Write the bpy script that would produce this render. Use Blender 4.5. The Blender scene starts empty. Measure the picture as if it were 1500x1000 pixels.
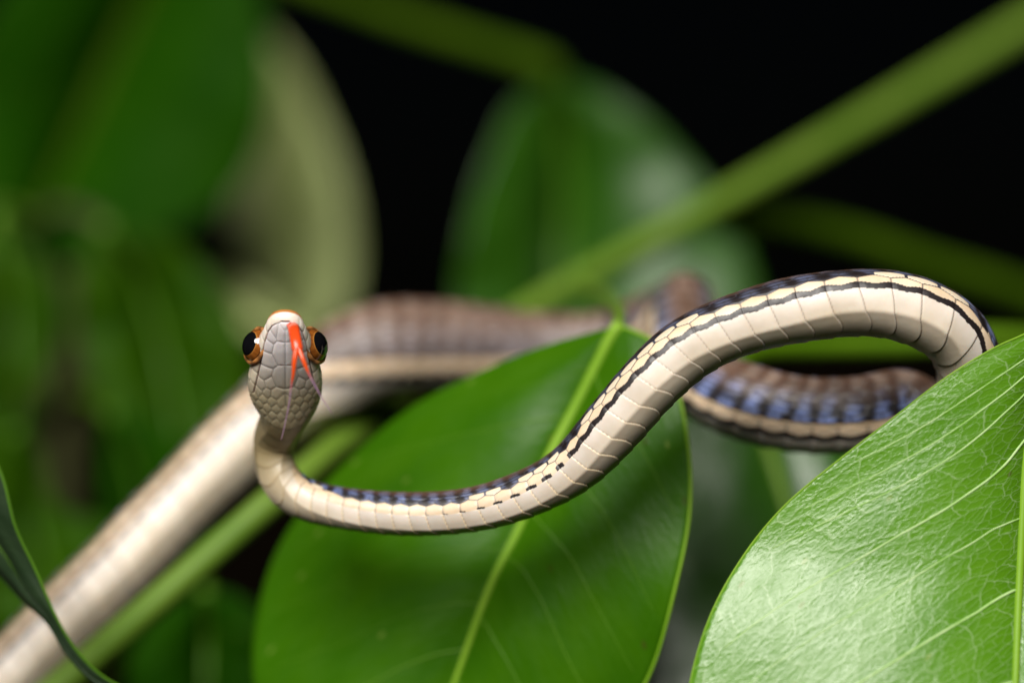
import bpy, math, random
import numpy as np

# ------------------------------------------------------------------ camera, night sky, light, exposure
D_CAM, KPX, EYE_Z = 469.0, 169.0 / 1500.0, 0.9          # mm to the plane of focus, mm per photo pixel there, height in m
sc = bpy.context.scene
cam_data = bpy.data.cameras.new('camera')
cam = bpy.data.objects.new('camera', cam_data)
sc.collection.objects.link(cam)
cam.location = (0, -D_CAM / 1000, EYE_Z)
cam.rotation_euler = (math.radians(90), 0, 0)
cam_data.lens = 100; cam_data.sensor_width = 36
cam_data.clip_start = 0.01; cam_data.clip_end = 2000
cam_data.dof.use_dof = True
cam_data.dof.focus_distance = D_CAM / 1000
cam_data.dof.aperture_fstop = 4.2
sc.camera = cam

SUN_EL, SUN_AZ = 40.0, -14.0                            # light comes from above, in front and a little left
world = bpy.data.worlds.new('World'); sc.world = world; world.use_nodes = True
wn = world.node_tree
sky = wn.nodes.new('ShaderNodeTexSky'); sky.sky_type = 'NISHITA'; sky.sun_disc = False
sky.sun_elevation = math.radians(SUN_EL); sky.sun_rotation = math.radians(180 - SUN_AZ)
wn.links.new(sky.outputs[0], wn.nodes['Background'].inputs[0])
wn.nodes['Background'].inputs[1].default_value = 0.00015
sun_data = bpy.data.lights.new('sun', 'SUN')
sun_data.energy = 5.0; sun_data.angle = math.radians(38); sun_data.color = (1.0, 0.96, 0.90)
sun = bpy.data.objects.new('sun', sun_data); sc.collection.objects.link(sun)
sun.rotation_euler = (math.radians(90 - SUN_EL), 0, math.radians(SUN_AZ))
sun.location = (-0.2, -0.7, 2.0)
sc.view_settings.view_transform = 'Standard'; sc.view_settings.look = 'None'
sc.view_settings.exposure = 0.3; sc.view_settings.gamma = 1.0
sc.cycles.use_denoising = True
sc.cycles.max_bounces = 8

rng = np.random.default_rng(7)
random.seed(7)

# ------------------------------------------------------------------ helpers
def P(px, py, d=0.0):
    """photo pixel + depth in mm behind the plane of focus -> mm (x right, y away, z up)"""
    if d > 110: d = 110 + (d - 110) * 1.4                  # the background stands well back
    f = (D_CAM + d) / D_CAM
    return np.array([(px - 750) * KPX * f, d, (500 - py) * KPX * f])

def PP(rows):
    return np.array([P(*r[:3]) for r in rows])

def W(a):                                                # mm -> metres in the world
    a = np.asarray(a, float) / 1000.0
    a = a.copy(); a[..., 2] += EYE_Z
    return a

def spline(pts, n, dens=40):
    """smooth curve through the points, n samples evenly spaced along it; returns points and the chord parameter of each"""
    pts = np.asarray(pts, float)
    q = np.vstack([2 * pts[0] - pts[1], pts, 2 * pts[-1] - pts[-2]])
    t = np.concatenate([[0], np.cumsum(np.maximum(np.linalg.norm(np.diff(q[:, :3], axis=0), axis=1), 1e-6) ** 0.5)])
    out, par = [], []
    for i in range(1, len(q) - 2):
        t0, t1, t2, t3 = t[i - 1:i + 3]
        x = np.linspace(t1, t2, dens, endpoint=(i == len(q) - 3))[:, None]
        A1 = (t1 - x) / (t1 - t0) * q[i - 1] + (x - t0) / (t1 - t0) * q[i]
        A2 = (t2 - x) / (t2 - t1) * q[i] + (x - t1) / (t2 - t1) * q[i + 1]
        A3 = (t3 - x) / (t3 - t2) * q[i + 1] + (x - t2) / (t3 - t2) * q[i + 2]
        B1 = (t2 - x) / (t2 - t0) * A1 + (x - t0) / (t2 - t0) * A2
        B2 = (t3 - x) / (t3 - t1) * A2 + (x - t1) / (t3 - t1) * A3
        out.append((t2 - x) / (t2 - t1) * B1 + (x - t1) / (t2 - t1) * B2)
        par.append((i - 1) + (x[:, 0] - t1) / (t2 - t1))
    out = np.vstack(out); par = np.concatenate(par)
    s = np.concatenate([[0], np.cumsum(np.linalg.norm(np.diff(out[:, :3], axis=0), axis=1))])
    if np.isscalar(n):
        want = np.linspace(0, s[-1], n)
    else:
        want = n
    res = np.stack([np.interp(want, s, out[:, k]) for k in range(out.shape[1])], 1)
    return res, np.interp(want, s, par), s[-1]

def smooth(a, k):
    """moving average along axis 0, window 2k+1"""
    if k < 1: return a
    b = np.concatenate([np.repeat(a[:1], k, 0), a, np.repeat(a[-1:], k, 0)])
    c = np.cumsum(np.concatenate([np.zeros_like(b[:1]), b]), 0)
    return (c[2 * k + 1:] - c[:-(2 * k + 1)]) / (2 * k + 1)

def norm(v):
    return v / np.maximum(np.linalg.norm(v, axis=-1, keepdims=True), 1e-12)

def mesh_obj(name, verts, faces, mat, parent=None, colors=None, uv=None, origin=None, shade=True):
    """one mesh object; verts in mm"""
    v = W(verts)
    org = np.zeros(3) if origin is None else np.asarray(origin, float)
    me = bpy.data.meshes.new(name)
    faces = np.asarray(faces)
    nv, nf, k = len(v), len(faces), faces.shape[1]
    me.vertices.add(nv); me.vertices.foreach_set('co', (v - org).astype(np.float32).ravel())
    me.loops.add(nf * k); me.loops.foreach_set('vertex_index', faces.astype(np.int32).ravel())
    me.polygons.add(nf)
    me.polygons.foreach_set('loop_start', (np.arange(nf) * k).astype(np.int32))
    me.polygons.foreach_set('loop_total', np.full(nf, k, np.int32))
    me.update(calc_edges=True)
    if shade:
        me.polygons.foreach_set('use_smooth', np.ones(nf, bool))
    if colors is not None:
        at = me.color_attributes.new('Col', 'FLOAT_COLOR', 'POINT')
        at.data.foreach_set('color', np.concatenate([colors, np.ones((nv, 1))], 1).astype(np.float32).ravel())
    if uv is not None:
        at = me.attributes.new('leaf_uv', 'FLOAT2', 'POINT')
        at.data.foreach_set('vector', np.asarray(uv, np.float32).ravel())
    me.validate()
    o = bpy.data.objects.new(name, me)
    sc.collection.objects.link(o)
    if mat: me.materials.append(mat)
    o.location = org
    if parent is not None:
        o.parent = parent
        o.location = org - np.array(parent.location)
    return o

def grid_faces(n, m, closed=False):
    i = np.arange(n - 1)[:, None]; mm = m if closed else m - 1
    j = np.arange(mm)[None, :]; j2 = (j + 1) % m
    return np.stack([i * m + j, i * m + j2, (i + 1) * m + j2, (i + 1) * m + j], -1).reshape(-1, 4)

def thing(name, label, cat, base_mm, group=None):
    o = bpy.data.objects.new(name, None); sc.collection.objects.link(o)
    o.location = W(base_mm); o.empty_display_size = 0.01
    o['label'] = label; o['category'] = cat
    if group: o['group'] = group
    return o

def tube(name, pts, radii, mat, parent, n=60, m=14, flat=1.0, origin=None, nodes=None):
    """tapered round shoot through the points (mm); nodes: fractions along it with a swollen joint"""
    a, _, L = spline(np.column_stack([pts, radii]), n)
    c, r = a[:, :3], np.maximum(a[:, 3], 0.02)
    if nodes:
        t = np.linspace(0, 1, n)
        for f0, amp in nodes: r = r * (1 + amp * np.exp(-((t - f0) / 0.008) ** 2))
    T = norm(np.gradient(c, axis=0))
    ref = np.array([0.2, 0.1, 1.0])
    U = norm(ref - (T @ ref)[:, None] * T); V = np.cross(T, U)
    th = np.linspace(0, 2 * np.pi, m, endpoint=False)
    ring = c[:, None] + r[:, None, None] * (np.cos(th)[None, :, None] * U[:, None] * flat + np.sin(th)[None, :, None] * V[:, None])
    v = np.vstack([ring.reshape(-1, 3), c[:1] - T[:1] * r[:1, None] * .3, c[-1:] + T[-1:] * r[-1:, None] * .5])
    f = grid_faces(n, m, True)
    j = np.arange(m); j2 = (j + 1) % m
    capa = np.stack([np.full(m, n * m), j2, j, j], 1); capb = np.stack([np.full(m, n * m + 1), (n - 1) * m + j, (n - 1) * m + j2, (n - 1) * m + j2], 1)
    return tri_cap_obj(name, v, f, np.vstack([capa, capb])[:, :3], mat, parent)

def tri_cap_obj(name, v, quads, tris, mat, parent, colors=None, uv=None):
    me = bpy.data.meshes.new(name)
    org = np.zeros(3) if parent is None else np.array(parent.matrix_world.translation) if False else np.zeros(3)
    w = W(v)
    nv = len(w); nq, nt = len(quads), len(tris)
    me.vertices.add(nv); me.vertices.foreach_set('co', w.astype(np.float32).ravel())
    me.loops.add(nq * 4 + nt * 3)
    me.loops.foreach_set('vertex_index', np.concatenate([quads.ravel(), tris.ravel()]).astype(np.int32))
    me.polygons.add(nq + nt)
    me.polygons.foreach_set('loop_start', np.concatenate([np.arange(nq) * 4, nq * 4 + np.arange(nt) * 3]).astype(np.int32))
    me.polygons.foreach_set('loop_total', np.concatenate([np.full(nq, 4), np.full(nt, 3)]).astype(np.int32))
    me.update(calc_edges=True)
    me.polygons.foreach_set('use_smooth', np.ones(nq + nt, bool))
    if colors is not None:
        at = me.color_attributes.new('Col', 'FLOAT_COLOR', 'POINT')
        at.data.foreach_set('color', np.concatenate([colors, np.ones((nv, 1))], 1).astype(np.float32).ravel())
    if uv is not None:
        at = me.attributes.new('leaf_uv', 'FLOAT2', 'POINT')
        at.data.foreach_set('vector', np.asarray(uv, np.float32).ravel())
    o = bpy.data.objects.new(name, me); sc.collection.objects.link(o)
    if mat: me.materials.append(mat)
    if parent is not None: put_under(o, parent)
    return o

def put_under(o, parent):
    """parent without moving; every ancestor has only a location"""
    p, off = parent, np.zeros(3)
    while p is not None:
        off += np.array(p.location); p = p.parent
    o.parent = parent
    o.location = -off

# ------------------------------------------------------------------ materials
def new_mat(name):
    m = bpy.data.materials.new(name); m.use_nodes = True
    nt = m.node_tree; b = nt.nodes['Principled BSDF']
    return m, nt, b

def node(nt, kind, **kw):
    n = nt.nodes.new(kind)
    for k, v in kw.items():
        if hasattr(n, k): setattr(n, k, v)
        else: n.inputs[k].default_value = v
    return n

def ramp(nt, src, stops):
    r = nt.nodes.new('ShaderNodeValToRGB')
    e = r.color_ramp.elements
    while len(e) < len(stops): e.new(0.5)
    for el, (p, c) in zip(e, stops):
        el.position = p; el.color = (*c, 1) if len(c) == 3 else c
    nt.links.new(src, r.inputs[0])
    return r

def maths(nt, op, a, b=None, clamp=False):
    n = nt.nodes.new('ShaderNodeMath'); n.operation = op; n.use_clamp = clamp
    for i, x in enumerate((a, b)):
        if x is None: continue
        if isinstance(x, (int, float)): n.inputs[i].default_value = x
        else: nt.links.new(x, n.inputs[i])
    return n.outputs[0]

def leaf_mat(name, col, col2, vein, rough=0.42, spec=0.5, net=1.0, bump=0.25, trans=0.25, tcol=None, cell=1.7, nz=0.5):
    m, nt, b = new_mat(name)
    L = nt.links.new
    at = node(nt, 'ShaderNodeAttribute', attribute_name='leaf_uv')
    # uneven green
    n1 = node(nt, 'ShaderNodeTexNoise', Scale=0.09, Detail=4.0); L(at.outputs['Vector'], n1.inputs['Vector'])
    base = ramp(nt, n1.outputs['Fac'], [(0.3, col), (0.7, col2)])
    # net of small veins: two sizes of cell, wobbly
    wob = node(nt, 'ShaderNodeTexNoise', Scale=0.5, Detail=3.0); L(at.outputs['Vector'], wob.inputs['Vector'])
    mixv = node(nt, 'ShaderNodeMixRGB', blend_type='LINEAR_LIGHT', Fac=0.7); 
    L(at.outputs['Vector'], mixv.inputs[1]); L(wob.outputs['Color'], mixv.inputs[2])
    mp = node(nt, 'ShaderNodeMapping'); mp.inputs['Scale'].default_value = (0.62, 1.0, 1.0); L(mixv.outputs[0], mp.inputs['Vector'])
    def vor(cells):
        v = node(nt, 'ShaderNodeTexVoronoi', feature='DISTANCE_TO_EDGE', voronoi_dimensions='2D', Scale=1.0 / cells)
        L(mp.outputs[0], v.inputs['Vector']); return v.outputs['Distance']
    d1, d2, d3 = vor(cell * 3.2), vor(cell), vor(cell * 0.36)
    a1 = ramp(nt, d1, [(0.0, (1, 1, 1)), (0.022, (0, 0, 0))]).outputs[0]
    a2 = ramp(nt, d2, [(0.0, (1, 1, 1)), (0.055, (0, 0, 0))]).outputs[0]
    lines = maths(nt, 'ADD', a1, maths(nt, 'MULTIPLY', a2, 0.55), True)
    fac = maths(nt, 'MULTIPLY', lines, 0.42 * net)
    mx = node(nt, 'ShaderNodeMixRGB'); L(fac, mx.inputs[0]); L(base.outputs[0], mx.inputs[1]); mx.inputs[2].default_value = (*vein, 1)
    # scattered specks and blemishes
    vs = node(nt, 'ShaderNodeTexVoronoi', Scale=0.11, voronoi_dimensions='2D'); L(at.outputs['Vector'], vs.inputs['Vector'])
    sp = ramp(nt, vs.outputs['Distance'], [(0.0, (1, 1, 1)), (0.035, (0.8, 0.8, 0.8)), (0.06, (0, 0, 0))])
    sel = node(nt, 'ShaderNodeSeparateColor'); L(vs.outputs['Color'], sel.inputs[0])
    spf = maths(nt, 'MULTIPLY', sp.outputs[0], maths(nt, 'MULTIPLY', maths(nt, 'GREATER_THAN', sel.outputs[0], 0.55), 0.55))
    m2 = node(nt, 'ShaderNodeMixRGB'); L(spf, m2.inputs[0]); L(mx.outputs[0], m2.inputs[1])
    scol = ramp(nt, sel.outputs[1], [(0.4, (0.06, 0.035, 0.01)), (0.6, (0.22, 0.30, 0.05))]); L(scol.outputs[0], m2.inputs[2])
    L(m2.outputs[0], b.inputs['Base Color'])
    # relief: cells bulge between the sunken veins, finer pebbling on top
    h1 = ramp(nt, d2, [(0.0, (0, 0, 0)), (0.30, (1, 1, 1))]).outputs[0]
    h0 = ramp(nt, d1, [(0.0, (0, 0, 0)), (0.12, (1, 1, 1))]).outputs[0]
    h2 = ramp(nt, d3, [(0.0, (0, 0, 0)), (0.4, (1, 1, 1))]).outputs[0]
    n2 = node(nt, 'ShaderNodeTexNoise', Scale=0.25, Detail=5.0); L(at.outputs['Vector'], n2.inputs['Vector'])
    hh = maths(nt, 'ADD', maths(nt, 'ADD', maths(nt, 'MULTIPLY', h1, 0.5), maths(nt, 'MULTIPLY', h0, 0.6)), maths(nt, 'ADD', maths(nt, 'MULTIPLY', h2, 0.35), maths(nt, 'MULTIPLY', n2.outputs['Fac'], nz)))
    bp = node(nt, 'ShaderNodeBump', Strength=bump, Distance=0.00022); L(hh, bp.inputs['Height'])
    L(bp.outputs[0], b.inputs['Normal'])
    rr = ramp(nt, n2.outputs['Fac'], [(0.3, (rough - .06,) * 3), (0.7, (rough + .08,) * 3)])
    L(rr.outputs[0], b.inputs['Roughness'])
    b.inputs['Specular IOR Level'].default_value = spec
    tr = node(nt, 'ShaderNodeBsdfTranslucent'); tr.inputs[0].default_value = (*(tcol or (0.10, 0.30, 0.01)), 1)
    mix = node(nt, 'ShaderNodeMixShader'); mix.inputs[0].default_value = trans
    L(b.outputs[0], mix.inputs[1]); L(tr.outputs[0], mix.inputs[2])
    L(mix.outputs[0], nt.nodes['Material Output'].inputs[0])
    return m

def stalk_mat(name, c1, c2, rough=0.45, scale=60, spec=0.2):
    m, nt, b = new_mat(name)
    tc = node(nt, 'ShaderNodeTexCoord')
    n1 = node(nt, 'ShaderNodeTexNoise', Scale=scale, Detail=5.0); nt.links.new(tc.outputs['Object'], n1.inputs['Vector'])
    r = ramp(nt, n1.outputs['Fac'], [(0.3, c1), (0.7, c2)]); nt.links.new(r.outputs[0], b.inputs['Base Color'])
    bp = node(nt, 'ShaderNodeBump', Strength=0.2, Distance=0.0004); nt.links.new(n1.outputs['Fac'], bp.inputs['Height'])
    nt.links.new(bp.outputs[0], b.inputs['Normal'])
    b.inputs['Roughness'].default_value = rough; b.inputs['Specular IOR Level'].default_value = spec
    return m

def skin_mat(name, rough=0.41, sss=0.35):
    m, nt, b = new_mat(name)
    at = node(nt, 'ShaderNodeAttribute', attribute_name='Col')
    tc = node(nt, 'ShaderNodeTexCoord')
    n1 = node(nt, 'ShaderNodeTexNoise', Scale=900.0, Detail=4.0); nt.links.new(tc.outputs['Object'], n1.inputs['Vector'])
    n3 = node(nt, 'ShaderNodeTexNoise', Scale=160.0, Detail=3.0); nt.links.new(tc.outputs['Object'], n3.inputs['Vector'])
    g = ramp(nt, n3.outputs['Fac'], [(0.3, (0.85, 0.82, 0.77)), (0.7, (1.04, 1.04, 1.05))])
    mx = node(nt, 'ShaderNodeMixRGB', blend_type='MULTIPLY', Fac=1.0)
    nt.links.new(at.outputs['Color'], mx.inputs[1]); nt.links.new(g.outputs[0], mx.inputs[2])
    nt.links.new(mx.outputs[0], b.inputs['Base Color'])
    bp = node(nt, 'ShaderNodeBump', Strength=0.3, Distance=0.0001); nt.links.new(n1.outputs['Fac'], bp.inputs['Height'])
    nt.links.new(bp.outputs[0], b.inputs['Normal'])
    rr = ramp(nt, n1.outputs['Fac'], [(0.3, (rough - .05,) * 3), (0.7, (rough + .07,) * 3)]); nt.links.new(rr.outputs[0], b.inputs['Roughness'])
    b.inputs['Subsurface Weight'].default_value = sss
    b.inputs['Subsurface Radius'].default_value = (1.0, 0.6, 0.4)
    b.inputs['Subsurface Scale'].default_value = 0.0012
    return m

def plain_mat(name, col, rough, coat=0.0):
    m, nt, b = new_mat(name)
    tc = node(nt, 'ShaderNodeTexCoord')
    n1 = node(nt, 'ShaderNodeTexNoise', Scale=700.0, Detail=3.0); nt.links.new(tc.outputs['Object'], n1.inputs['Vector'])
    r = ramp(nt, n1.outputs['Fac'], [(0.3, tuple(c * .8 for c in col)), (0.7, tuple(min(1, c * 1.15) for c in col))])
    nt.links.new(r.outputs[0], b.inputs['Base Color'])
    b.inputs['Roughness'].default_value = rough; b.inputs['Coat Weight'].default_value = coat; b.inputs['Coat Roughness'].default_value = 0.04
    return m

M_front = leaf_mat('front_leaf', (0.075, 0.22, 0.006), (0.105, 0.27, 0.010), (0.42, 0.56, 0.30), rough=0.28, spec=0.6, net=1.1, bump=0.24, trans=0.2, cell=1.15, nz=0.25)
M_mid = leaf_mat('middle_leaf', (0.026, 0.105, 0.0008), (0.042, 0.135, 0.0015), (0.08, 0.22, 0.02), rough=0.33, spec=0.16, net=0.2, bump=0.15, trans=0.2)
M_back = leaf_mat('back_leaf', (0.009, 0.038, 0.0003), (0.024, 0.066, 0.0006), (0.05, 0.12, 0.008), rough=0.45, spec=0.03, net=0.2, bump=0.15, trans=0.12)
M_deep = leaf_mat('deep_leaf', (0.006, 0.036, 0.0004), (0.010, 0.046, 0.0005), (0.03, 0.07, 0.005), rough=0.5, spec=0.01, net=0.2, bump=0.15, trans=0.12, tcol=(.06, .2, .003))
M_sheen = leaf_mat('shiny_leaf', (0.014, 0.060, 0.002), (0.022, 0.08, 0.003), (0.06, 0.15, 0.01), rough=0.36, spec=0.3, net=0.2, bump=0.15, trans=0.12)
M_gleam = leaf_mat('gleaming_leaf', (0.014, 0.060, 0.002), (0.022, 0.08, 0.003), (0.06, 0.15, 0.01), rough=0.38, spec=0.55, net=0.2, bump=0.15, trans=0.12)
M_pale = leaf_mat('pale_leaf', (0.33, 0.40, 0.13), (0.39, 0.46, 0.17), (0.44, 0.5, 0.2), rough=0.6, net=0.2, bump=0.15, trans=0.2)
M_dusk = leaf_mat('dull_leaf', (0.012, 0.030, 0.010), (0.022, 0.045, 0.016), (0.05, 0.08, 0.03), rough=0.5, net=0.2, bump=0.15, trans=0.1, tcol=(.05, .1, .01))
M_rib = stalk_mat('midrib', (0.12, 0.26, 0.010), (0.19, 0.34, 0.025))
M_lime = stalk_mat('lime_stalk', (0.06, 0.14, 0.002), (0.08, 0.17, 0.003))
M_ribdark = stalk_mat('dark_midrib', (0.05, 0.14, 0.005), (0.08, 0.19, 0.01))
M_vein = stalk_mat('side_vein', (0.24, 0.44, 0.10), (0.46, 0.60, 0.30), rough=0.45, scale=250)
M_stem = stalk_mat('green_stem', (0.08, 0.16, 0.012), (0.115, 0.195, 0.022), rough=0.5)
M_petiole = stalk_mat('dark_petiole', (0.022, 0.05, 0.001), (0.032, 0.065, 0.002), rough=0.6, spec=0.02)
M_wood = stalk_mat('brown_stem', (0.03, 0.035, 0.008), (0.05, 0.05, 0.015), rough=0.8)
M_skin = skin_mat('snake_skin')
M_tongue = plain_mat('tongue_flesh', (0.8, 0.8, 0.8), 0.22)
M_eye = plain_mat('eye_ball', (0.8, 0.8, 0.8), 0.12, 0.6)
M_pupil = plain_mat('pupil_black', (0.004, 0.004, 0.005), 0.08, 0.8)
for mm in (M_tongue, M_eye):                              # these carry their own colours per vertex
    nt = mm.node_tree; b = nt.nodes['Principled BSDF']
    at = node(nt, 'ShaderNodeAttribute', attribute_name='Col')
    nt.links.new(at.outputs['Color'], b.inputs['Base Color'])

# ------------------------------------------------------------------ ground
def build_ground():
    m, nt, b = new_mat('forest_floor')
    tc = node(nt, 'ShaderNodeTexCoord')
    n1 = node(nt, 'ShaderNodeTexNoise', Scale=3.0, Detail=8.0); nt.links.new(tc.outputs['Object'], n1.inputs['Vector'])
    v1 = node(nt, 'ShaderNodeTexVoronoi', Scale=14.0); nt.links.new(tc.outputs['Object'], v1.inputs['Vector'])
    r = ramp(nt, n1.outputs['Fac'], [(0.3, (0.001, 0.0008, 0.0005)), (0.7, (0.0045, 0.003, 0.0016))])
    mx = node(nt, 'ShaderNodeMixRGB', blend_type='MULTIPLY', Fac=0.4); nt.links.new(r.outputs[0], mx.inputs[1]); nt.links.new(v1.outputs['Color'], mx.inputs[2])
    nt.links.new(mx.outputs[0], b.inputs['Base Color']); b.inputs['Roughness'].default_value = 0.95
    b.inputs['Specular IOR Level'].default_value = 0.0
    # uneven near the plants, flat sheet to the horizon
    xs = np.concatenate([[-900e3, -200e3, -40e3, -10e3], np.linspace(-4000, 4000, 41), [10e3, 40e3, 200e3, 900e3]])
    X, Y = np.meshgrid(xs, xs, indexing='ij')
    near = np.exp(-(X ** 2 + Y ** 2) / 3500.0 ** 2)
    Z = -EYE_Z * 1000 - 30 + near * 25 * (np.sin(X / 410) * np.cos(Y / 530) + 0.6 * np.sin(X / 170 + Y / 230))
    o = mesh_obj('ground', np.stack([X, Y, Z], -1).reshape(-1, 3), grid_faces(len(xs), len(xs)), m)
    o['kind'] = 'structure'; o['label'] = 'dark brown forest floor of soil and leaf litter'; o['category'] = 'ground'
build_ground()
GROUND = -EYE_Z * 1000 - 45

# ------------------------------------------------------------------ leaves
def leaf(plant, L, M, R, mat, rib_mat=None, rib_r=0.9, bulge=(3, 3), nt_=70, nv_=26, thick=0.28, wave=0.6, veins=0, vein_mat=None, vein_r=0.2,
         label=None, droop=0.42, vtop=0.03, margin=0, margin_sides=(-1, 1)):
    """blade between a left edge, a midrib and a right edge (pixel, pixel, depth mm), with thickness; midrib and side veins are its sub-parts"""
    l, _, _ = spline(PP(L), nt_); c, _, Lm = spline(PP(M), nt_); r, _, _ = spline(PP(R), nt_)
    tt = np.linspace(0, 1, nt_)
    nrm = norm(np.cross(norm(np.gradient(c, axis=0)), norm(r - l + 1e-9)))
    nrm = smooth(nrm, 3); nrm = norm(nrm)
    if nrm[nt_ // 2, 1] > 0: nrm = -nrm                       # towards the camera side
    vs = np.linspace(-1, 1, 2 * nv_ + 1)
    ph = rng.uniform(0, 6.28, 6)
    def surf(t, v):
        """t, v arrays -> points"""
        ix = t * (nt_ - 1)
        g = lambda a: np.stack([np.interp(ix, np.arange(nt_), a[:, k]) for k in range(3)], -1)
        ll, cc, rr, nn = g(l), g(c), g(r), g(nrm)
        av = np.abs(v)[..., None]
        p = np.where(v[..., None] < 0, cc + (ll - cc) * av, cc + (rr - cc) * av)
        bl = np.where(v < 0, bulge[0], bulge[1])[..., None]
        env = (np.sin(np.pi * np.clip(t, 0, 1)) ** 0.6)[..., None]
        p = p + nn * bl * np.sin(np.pi * av ** 0.75) * env
        w = wave * av ** 2 * env * (np.sin(t * 17 + ph[0] + v)[..., None] + 0.6 * np.sin(t * 31 + ph[1] - 2 * v)[..., None])
        w2 = 0.35 * wave * env * np.sin(t * 23 + ph[2] + 5 * v)[..., None] * np.sin(v * 9 + ph[3])[..., None]
        return p + nn * (w + w2), nn
    Tg, Vg = np.meshgrid(tt, vs, indexing='ij')
    p, nn = surf(Tg, Vg)
    wl = np.linalg.norm(l - c, axis=1); wr = np.linalg.norm(r - c, axis=1)
    U = np.where(Vg < 0, Vg * wl[:, None], Vg * wr[:, None]); Vc = Tg * Lm
    # turn the net so that it lies along the side veins
    uv = np.stack([U * 0.85 + np.abs(U) * 0.0, Vc - np.abs(U) * 0.75], -1)
    n, m = p.shape[:2]
    taper = (0.25 + 0.75 * np.clip((1 - np.abs(Vg)) * 8, 0, 1))[..., None] * thick
    top = p.reshape(-1, 3); bot = (p - nn * taper).reshape(-1, 3)
    f = grid_faces(n, m)
    quads = [f, f[:, ::-1] + n * m]
    e1 = np.arange(n - 1) * m
    quads.append(np.stack([e1, e1 + m, e1 + m + n * m, e1 + n * m], 1))
    e2 = e1 + m - 1
    quads.append(np.stack([e2 + m, e2, e2 + n * m, e2 + m + n * m], 1))
    o = tri_cap_obj('leaf', np.vstack([top, bot]), np.vstack(quads), np.zeros((0, 3), int), mat, plant, uv=np.vstack([uv.reshape(-1, 2)] * 2))
    if label: o['label'] = label
    if rib_mat:
        q, qn = surf(tt, np.zeros(nt_))
        keep = slice(0, int(nt_ * 0.985))
        rad = rib_r * (1 - 0.85 * tt) + 0.08
        tube('midrib', (q + qn * rib_r * 0.15 * (1 - tt)[:, None])[keep][::3], rad[keep][::3], rib_mat, o, n=90, m=10)
    if margin:
        for sgn in margin_sides:
            q, qn = surf(tt, np.full(nt_, sgn * 1.0))
            tube('leaf_margin', (q - qn * thick * .2)[::3], np.full(nt_, margin)[::3], rib_mat, o, n=nt_, m=8)
    for k in range(veins):
        for sgn in (-1, 1):
            t0 = vtop + (0.80 - vtop) * (k + 0.5 + rng.uniform(-.2, .2) + 0.12 * sgn) / veins
            x = np.linspace(0.0, 1, 44) ** 1.4
            run = droop * (0.55 + 0.45 * (1 - t0)) * (1 + rng.uniform(-.06, .06))
            t = t0 + run * (x ** 1.15) * 0.6 + rng.uniform(.0, .012) * np.sin(x * 7 + k)
            v = sgn * x * 0.955
            ok = t < 0.985
            if ok.sum() < 8: continue
            t = t + 0.0025 * np.interp(np.arange(44), np.arange(0, 48, 4), np.cumsum(rng.uniform(-1, 1, 12))) * np.clip(x * 6, 0, 1)
            q, qn = surf(t[ok], v[ok])
            vr = vein_r * rng.choice([1.0, 0.55, 0.8])
            tube('side_vein', (q - qn * vr * 0.25)[::2], (vr * (1.1 - 0.8 * x[ok]) + 0.03)[::2], vein_mat, o, n=50, m=7)
    return o

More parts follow.
